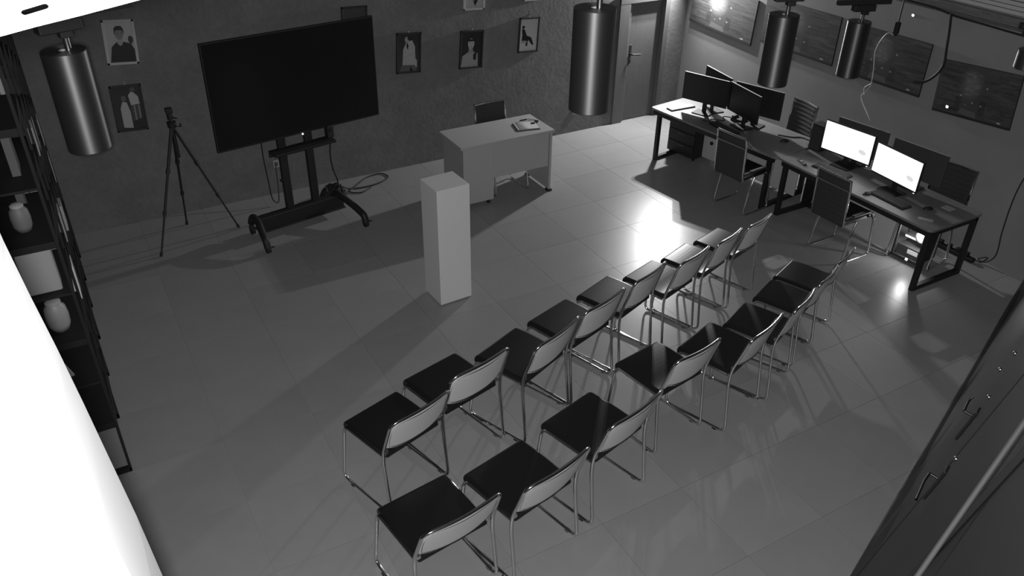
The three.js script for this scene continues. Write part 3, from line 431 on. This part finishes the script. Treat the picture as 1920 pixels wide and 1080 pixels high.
function picture(label, kind, cx, cy, w, h, roll, white) {
  const t = thing('framed_photograph', label, 'picture', [cx, cy, ZB], 0, 'framed photographs on the far wall'); t.rotation.z = roll;
  const b = white ? 0.022 : 0.018, d = 0.024;
  part('frame', [rbox(-w / 2, w / 2, h / 2 - b, h / 2, 0.001, d, 0.003), rbox(-w / 2, w / 2, -h / 2, -h / 2 + b, 0.001, d, 0.003), rbox(-w / 2, -w / 2 + b, -h / 2, h / 2, 0.001, d, 0.003), rbox(w / 2 - b, w / 2, -h / 2, h / 2, 0.001, d, 0.003), box(-w / 2 + 0.003, w / 2 - 0.003, -h / 2 + 0.003, h / 2 - 0.003, 0.001, 0.008)], white ? M.frameWhite : M.frameDark, t);
  const g = new THREE.PlaneGeometry(w - 2 * b, h - 2 * b); g.translate(0, 0, 0.0095); part('print', g, printMat(canvas(220, 330, PIC[kind]), 0.55), t);
  if (!white && kind !== 'dim') part('hook', [rod([0, h / 2, 0.01], [0, h / 2 + 0.025, 0.006], 0.004), rod([0, h / 2 + 0.025, 0], [0, h / 2 + 0.025, 0.012], 0.006)], M.steel, t);
}
picture('white framed photograph of a dark haired man, upper left on far wall', 'man', 0.58, 1.73, 0.262, 0.39, -0.075, true);
picture('dark framed photograph of a couple in pale clothes above the tripod', 'couple', 0.52, 1.138, 0.268, 0.43, -0.045, false);
picture('dark framed photograph half hidden behind the top of the television', 'dim', 2.735, 1.6, 0.27, 0.41, -0.04, false);
picture('dark framed photograph of an embracing pair right of the television', 'embrace', 3.293, 1.27, 0.28, 0.42, -0.07, false);
picture('dark framed photograph of a dark haired woman above the white desk', 'woman', 4.03, 1.21, 0.285, 0.41, -0.07, false);
picture('dark framed photograph of a seated figure on white ground, nearest the door', 'seated', 4.752, 1.278, 0.262, 0.385, -0.065, false);
picture('white framed picture with dark head cut off above the desk', 'face', 4.07, 1.82, 0.255, 0.39, -0.04, true);
picture('white framed picture whose bottom edge shows above the seated figure', 'plain', 4.785, 1.845, 0.23, 0.4, -0.04, true);

// ---------------------------------------------------------------- posters on the right wall
function posterTex(k) {
  return canvas(420, 260, (x, w, h) => {
    const b = k === 0 ? 1 : 0.88, gr = (v, a = 1) => `rgba(${(v * b) | 0},${(v * b) | 0},${(v * b) | 0},${a})`;
    vg(x, w, h, gr(82), gr(70)); const cx = w * 0.43;
    let q = 31 + k * 7; const r = () => { q = (q * 16807) % 2147483647; return q / 2147483647; };
    for (let i = 0; i < 150; i++) { const y = r() * h, left = r() < 0.5, l = w * (0.08 + 0.2 * r()), x0 = left ? r() * (cx - w * 0.12 - l * 0.7) : cx + w * 0.14 + r() * w * 0.36; x.fillStyle = gr(r() < 0.6 ? 45 : 105, 0.3); x.fillRect(x0, y, l, 4 + r() * 9); }
    for (let i = 0; i < 14; i++) { const rr = w * (0.2 - i * 0.011); x.fillStyle = gr(165, k ? 0.045 : 0.09); x.beginPath(); x.ellipse(cx, h * 0.36, rr * 0.8, rr * 0.95, 0, 0, 7); x.fill(); }
    for (let i = 0; i < 60; i++) { x.fillStyle = gr(r() < 0.5 ? 190 : 120, 0.18); x.fillRect(cx - w * 0.1 + r() * w * 0.17, h * (0.08 + r() * 0.46), 6 + r() * 26, 3 + r() * 7); }
    x.fillStyle = gr(48, 0.6); x.fillRect(cx - w * 0.16, h * 0.62, w * 0.07, h * 0.24); x.fillRect(cx + w * 0.15, h * 0.6, w * 0.08, h * 0.28); poly(x, gr(120, 0.55), [cx - w * 0.06, h * 0.82, cx + w * 0.12, h * 0.84, cx + w * 0.15, h * 0.95, cx - w * 0.1, h * 0.93]);
    for (const [a, c, d] of [[-0.1, 0.58, 6], [0.06, 0.68, 6], [0.17, 0.7, 6], [0.2, 0.36, 6], [-0.02, 0.74, 4]]) for (let i = 0; i < 4; i++) el(x, gr(190, 0.3), cx + a * w, c * h, d - i, d - i);
    x.fillStyle = gr(38); x.fillRect(0, h * 0.955, w, h * 0.05); x.fillStyle = gr(190); x.fillRect(w * 0.84, h * 0.91, 18, 7);
  });
}
[[-7.87, -6.79, 1.17, 1.68, 0.045, 'poster nearest the door, street scene with bright centre'], [-6.66, -5.63, 1.235, 1.73, 0.0, 'poster between the two middle hanging lamps'], [-5.48, -4.58, 1.225, 1.72, -0.01, 'poster behind the hanging white wire'], [-4.43, -3.68, 1.19, 1.66, -0.07, 'poster farthest right, below the bent black cable']].forEach(([z0, z1, y0, y1, roll, l], i) => {
  const t = thing('wall_poster', 'dark ' + l, 'poster', [XR, (y0 + y1) / 2, (z0 + z1) / 2], 0, 'dark posters on the right wall'); t.rotation.order = 'YXZ'; t.rotation.y = -Math.PI / 2; t.rotation.z = -roll;
  const w = z1 - z0, h = y1 - y0; part('board', rbox(-w / 2, w / 2, -h / 2, h / 2, 0.002, 0.02, 0.002), M.frameDark, t); const g = new THREE.PlaneGeometry(w - 0.004, h - 0.004); g.translate(0, 0, 0.0208); part('print', g, printMat(posterTex(i), 0.7), t);
});
// ---------------------------------------------------------------- hanging cylinder lamps
function canLamp(label, x, yb, z, r, h, trackTurn, long) {
  const t = thing('cylinder_lamp', label, 'lamp', [x, yb, z], 0, 'dark metal cylinder lamps');
  const prof = [[r * 0.9, 0.02], [r * 0.9, 0.0], [r * 0.985, 0.0], [r, 0.004], [r, h - 0.004], [r * 0.985, h], [r * 0.2, h]].map((p) => new THREE.Vector2(...p));
  part('can', new THREE.LatheGeometry(prof, 64), M.can, t); part('reflector', cyl(r * 0.86, r * 0.5, 0.02, 0, 0.026, 0, 32), M.grey, t);
  part('stem', [rod([0.02, h - 0.01, 0], [0.02, h + 0.07, 0], 0.012)], M.steel, t);
  const a = part('adapter', [rbox(-0.075, 0.085, h + 0.07, h + 0.115, -0.03, 0.03, 0.006), rbox(0.0, 0.045, h + 0.045, h + 0.075, -0.02, 0.02, 0.004)], M.black, t); a.rotation.y = trackTurn;
  const tr = part('track', [rbox(-long, long, h + 0.115, h + 0.145, -0.018, 0.018, 0.003)], M.black, t); tr.rotation.y = trackTurn;
  part('hanger', [rod([0, h + 0.14, 0], [0, TOP - yb, 0], 0.005)], M.black, t);
}
canLamp('dark cylinder lamp hanging in front of the bookshelf, at far left', 0.055, 2.46, -3.57, 0.082, 0.4, 0.3, 0.3);
canLamp('large dark cylinder lamp hanging beside the far door', 1.855, 2.63, -2.615, 0.082, 0.4, 0.3, 0.3);
canLamp('dark cylinder lamp hanging above the dark monitors', 3.49, 2.32, -3.17, 0.08, 0.38, -0.35, 0.16);
canLamp('smaller looking dark cylinder lamp hanging right of the one above the dark monitors', 5.045, 1.93, -3.89, 0.08, 0.39, -0.35, 0.2);
canLamp('dark cylinder lamp cut off by the right edge of view', 4.53, 2.475, -2.39, 0.065, 0.095, -0.35, 0.12);
// ---------------------------------------------------------------- things on the right wall
{
  const c = part('bent_cable', [tube([[XR - 0.06, 2.03, -4.47], [XR - 0.05, 1.9, -4.45], [XR - 0.04, 1.73, -4.43], [XR - 0.03, 1.58, -4.42], [XR - 0.04, 1.48, -4.46], [XR - 0.06, 1.4, -4.54], [XR - 0.1, 1.38, -4.62]], 0.013, 50)], M.black); tag(c, 'thick black cable hanging down the right wall and bending left', 'cable');
  const w = part('hanging_wire', [tube([[6.6, 1.83, -4.7], [6.6, 1.84, -4.76], [6.6, 1.78, -4.81], [6.6, 1.66, -4.85], [6.6, 1.49, -4.82], [6.6, 1.34, -4.81], [6.6, 1.28, -4.84], [6.6, 1.22, -4.88], [6.6, 1.17, -4.85], [6.6, 1.1, -4.78], [6.6, 1.03, -4.72]], 0.0035, 80, false, 6), tube([[6.6, 1.36, -4.81], [6.6, 1.3, -4.87], [6.6, 1.24, -4.85]], 0.003, 20, false, 6), tube([[6.6, 1.2, -4.88], [6.61, 1.14, -4.84], [6.61, 1.04, -4.74]], 0.003, 20, false, 6)], M.wire); tag(w, 'thin white wire dangling in loops in front of the right wall', 'wire');
  const j = thing('junction_box', 'small black connector hanging above the white wire', 'connector', [6.6, 1.83, -4.69]); part('body', [rbox(-0.02, 0.02, 0.02, 0.12, -0.02, 0.02, 0.006), rbox(-0.012, 0.012, 0, 0.03, -0.012, 0.012, 0.004)], M.black, j); part('lead', [rod([0, 0.11, 0], [0, TOP - 1.83, 0], 0.006)], M.black, j);
  for (const [y, z, l] of [[1.24, -4.27, 'tiny bright stud at the lower edge of the farthest right poster'], [1.92, -4.87, 'tiny bright stud high on the right wall above the posters']]) { const s = thing('wall_stud', l, 'stud', [XR - (y < 1.5 ? 0.021 : 0), y, z]); const g = new THREE.SphereGeometry(0.013, 14, 10); g.scale(0.7, 1, 1.2); part('lens', g, glow(1.6), s); part('ring', (() => { const q = new THREE.TorusGeometry(0.015, 0.004, 8, 20); q.rotateY(Math.PI / 2); return q; })(), M.steel, s); }
  const p = thing('power_strip', 'dark power strip on floor at the foot of right wall', 'power strip', [6.93, 0, -3.72], 0); part('body', rbox(-0.03, 0.03, 0, 0.04, -0.2, 0.2, 0.006), M.black, p); for (let i = 0; i < 4; i++) part('plug', [rbox(-0.022, 0.022, 0.04, 0.075, -0.17 + i * 0.09, -0.13 + i * 0.09, 0.006)], M.black, p);
  const cd = part('climbing_cord', [tube([[6.95, 0.03, -3.55], [6.98, 0.012, -3.48], [7.0, 0.08, -3.44], [6.98, 0.03, -3.52], [7.0, 0.02, -3.46], [7.02, 0.1, -3.4], [7.03, 0.34, -3.42], [7.03, 0.6, -3.43], [7.03, 0.8, -3.42], [7.03, 1.0, -3.38], [7.03, 1.4, -3.3]], 0.006, 90)], M.black); tag(cd, 'thin black cord climbing the right wall from the power strip', 'cord');
  const em = thing('emergency_light', 'twin headed emergency light high in the far right corner', 'lamp', [6.895, 1.91, ZB]); part('body', rbox(-0.11, 0.11, -0.05, 0.05, 0, 0.045, 0.008), M.white, em);
  EMERGENCY.forEach((q, i) => { const dir = V(3.2, 0, -4.9).sub(V(...q)).normalize(), c = V(...q).sub(em.position), at = (k) => { const v = c.clone().addScaledVector(dir, k); return [v.x, v.y, v.z]; }; const hd = part('lamp_head', [rod(at(-0.05), at(-0.014), 0.026, 24), rod([c.x, c.y, 0.03], at(-0.04), 0.01)], M.white, em); part('lens', rod(at(-0.014), at(-0.01), 0.024, 24), glow(5), hd); });
}
// ---------------------------------------------------------------- bookshelf along the left wall
{
  const Z = [-4.45, -5.02, -5.55, -6.07, -6.58, -7.05, -7.5], xf = -0.205, xb = -0.585, H = 2.75, k = 0.016;
  const even = [0.4, 0.72, 1.03, 1.34, 1.66, 1.97, 2.29, 2.6], odd = [0.25, 0.57, 0.87, 1.19, 1.5, 1.81, 2.12, 2.44];
  const t = thing('bookshelf', 'long black metal frame bookshelf along the left wall', 'bookshelf', [0, 0, 0]);
  for (const z of Z) {
    part('foot_rail', box(xb, xf, 0.0, 0.032, z - k, z + k), M.shelf, t); part('top_rail', box(xb, xf, H - 0.03, H, z - k, z + k), M.shelf, t);
    part('post', rbox(xf - k, xf, 0, H, z - k, z + k, 0.003), M.shelf, t); part('post', rbox(xb, xb + k, 0, H, z - k, z + k, 0.003), M.shelf, t);
  }
  for (let i = 0; i < 6; i++) (i % 2 ? odd : even).forEach((y, j) => part('shelf_board', rbox(xb, xf, y - (j % 2 ? 0.014 : 0.04), y, Z[i + 1], Z[i], 0.002), M.shelf, t));
  part('back_panel', box(xb - 0.02, xb - 0.004, 0.02, H, -7.5, -4.45), M.shelfBack, t);
  const it = (name, cat, label, geo, mat) => tag(part(name, geo, mat), label, cat);
  it('storage_box', 'box', 'large pale box filling the nearest cell of bookshelf', [rbox(-0.43, -0.255, 1.342, 1.62, -4.62, -4.5, 0.012, 3)], M.boxPale);
  const jar = (label, x, y, z, r, h, m) => { const j = thing('jar', label, 'jar', [x, y, z], 0, 'rounded jars on the bookshelf'); const p = [[0.001, 0], [r * 0.7, 0], [r * 0.95, h * 0.2], [r, h * 0.5], [r * 0.9, h * 0.75], [r * 0.62, h * 0.86], [r * 0.6, h * 0.9]]; part('body', new THREE.LatheGeometry(p.map((q) => new THREE.Vector2(...q)), 32), m, j); part('lid', new THREE.LatheGeometry([[r * 0.66, h * 0.88], [r * 0.68, h * 0.94], [r * 0.4, h], [0.001, h * 1.01]].map((q) => new THREE.Vector2(...q)), 32), M.greyLight, j); };
  jar('tall pale lidded jar in the bookshelf cell below the large pale box', -0.335, 1.032, -4.62, 0.062, 0.2, M.ceramic);
  jar('small grey jar in the bookshelf cell above the large pale box', -0.35, 1.662, -4.66, 0.05, 0.16, std(0.16, 0.6));
  const bt = thing('bottle', 'pale slim bottle standing low in the nearest bookshelf bay', 'bottle', [-0.39, 0.402, -4.6]); part('body', new THREE.LatheGeometry([[0.001, 0], [0.03, 0], [0.032, 0.13], [0.014, 0.17], [0.013, 0.2]].map((q) => new THREE.Vector2(...q)), 24), M.ceramic, bt); part('cap', cyl(0.015, 0.015, 0.025, 0, 0.212, 0), M.grey, bt);
  it('folded_card', 'card', 'small pale folded card in a low cell of nearest bookshelf bay', [(() => { const s = new THREE.Shape(); s.moveTo(0, 0); s.lineTo(0.09, 0); s.lineTo(0.02, 0.2); s.lineTo(0, 0.2); const g = new THREE.ExtrudeGeometry(s, { depth: 0.02, bevelEnabled: true, bevelSize: 0.002, bevelThickness: 0.002 }); g.translate(-0.44, 0.723, -4.6); return g; })()], M.paperDim);
  const bk = [[1, -0.31, 0.87, 0.23, M.paper, 'first of three pale slabs standing side by side in second bay'], [1, -0.267, 0.87, 0.235, M.paper, 'middle of three pale slabs standing side by side in second bay'], [1, -0.226, 0.87, 0.24, M.bone, 'outermost of three pale slabs standing side by side in second bay'],
    [1, -0.285, 1.19, 0.17, M.paperDim, 'pale upright book in second bay above the three slabs'], [2, -0.225, 1.03, 0.22, M.paperDim, 'slim book at the edge of third bay'], [2, -0.265, 1.03, 0.2, M.paperDim, 'short book beside the slim one in third bay'], [3, -0.215, 0.87, 0.2, M.paperDim, 'slim pale book at edge of fourth bay'],
    [4, -0.235, 1.34, 0.25, M.paper, 'tall white book spine high in the fifth bay'], [2, -0.31, 1.34, 0.24, M.paperDim, 'grey book in third bay on the middle shelf'], [2, -0.355, 1.34, 0.2, M.paperDim, 'shorter grey book in third bay on the middle shelf'], [2, -0.225, 1.66, 0.19, M.paperDim, 'small pale book on upper shelf of third bay'], [4, -0.24, 1.66, 0.16, M.paperDim, 'grey book on upper shelf of fifth bay'], [5, -0.225, 1.19, 0.22, M.paperDim, 'pale book spine in the farthest bay'], [5, -0.225, 0.87, 0.22, M.paperDim, 'lower pale book spine in the farthest bay'], [3, -0.33, 1.19, 0.22, M.paperDark, 'dark book in fourth bay'], [1, -0.36, 1.5, 0.2, M.paperDark, 'dark book in second bay on an upper shelf'], [3, -0.23, 1.5, 0.2, M.paperDim, 'grey book on upper shelf of fourth bay'], [2, -0.29, 1.97, 0.22, M.paperDim, 'grey book on top shelves of third bay'], [4, -0.3, 1.03, 0.2, M.paperDark, 'dark book in fifth bay'],
    [0, -0.3, 1.972, 0.22, M.paperDark, 'dark book on a high shelf of nearest bay']];
  for (const [i, x, y, h, m, l] of bk) { const z = (Z[i] + Z[i + 1]) / 2; const b = thing('book', l + ' of the bookshelf', 'book', [x, y + 0.001, z], 0, 'books on the bookshelf'); part('cover', [rbox(-0.02, -0.018, 0, h, -0.08, 0.09, 0.001, 1), rbox(0.018, 0.02, 0, h, -0.08, 0.09, 0.001, 1), rbox(-0.02, 0.02, 0, h, 0.086, 0.09, 0.001, 1)], m, b); part('pages', box(-0.018, 0.018, 0.003, h - 0.003, -0.076, 0.085), m === M.paperDark ? M.paperDim : m, b); }
}
scene.traverse((o) => { if (o.isMesh) o.castShadow = o.receiveShadow = true; });
renderer.render(scene, camera);
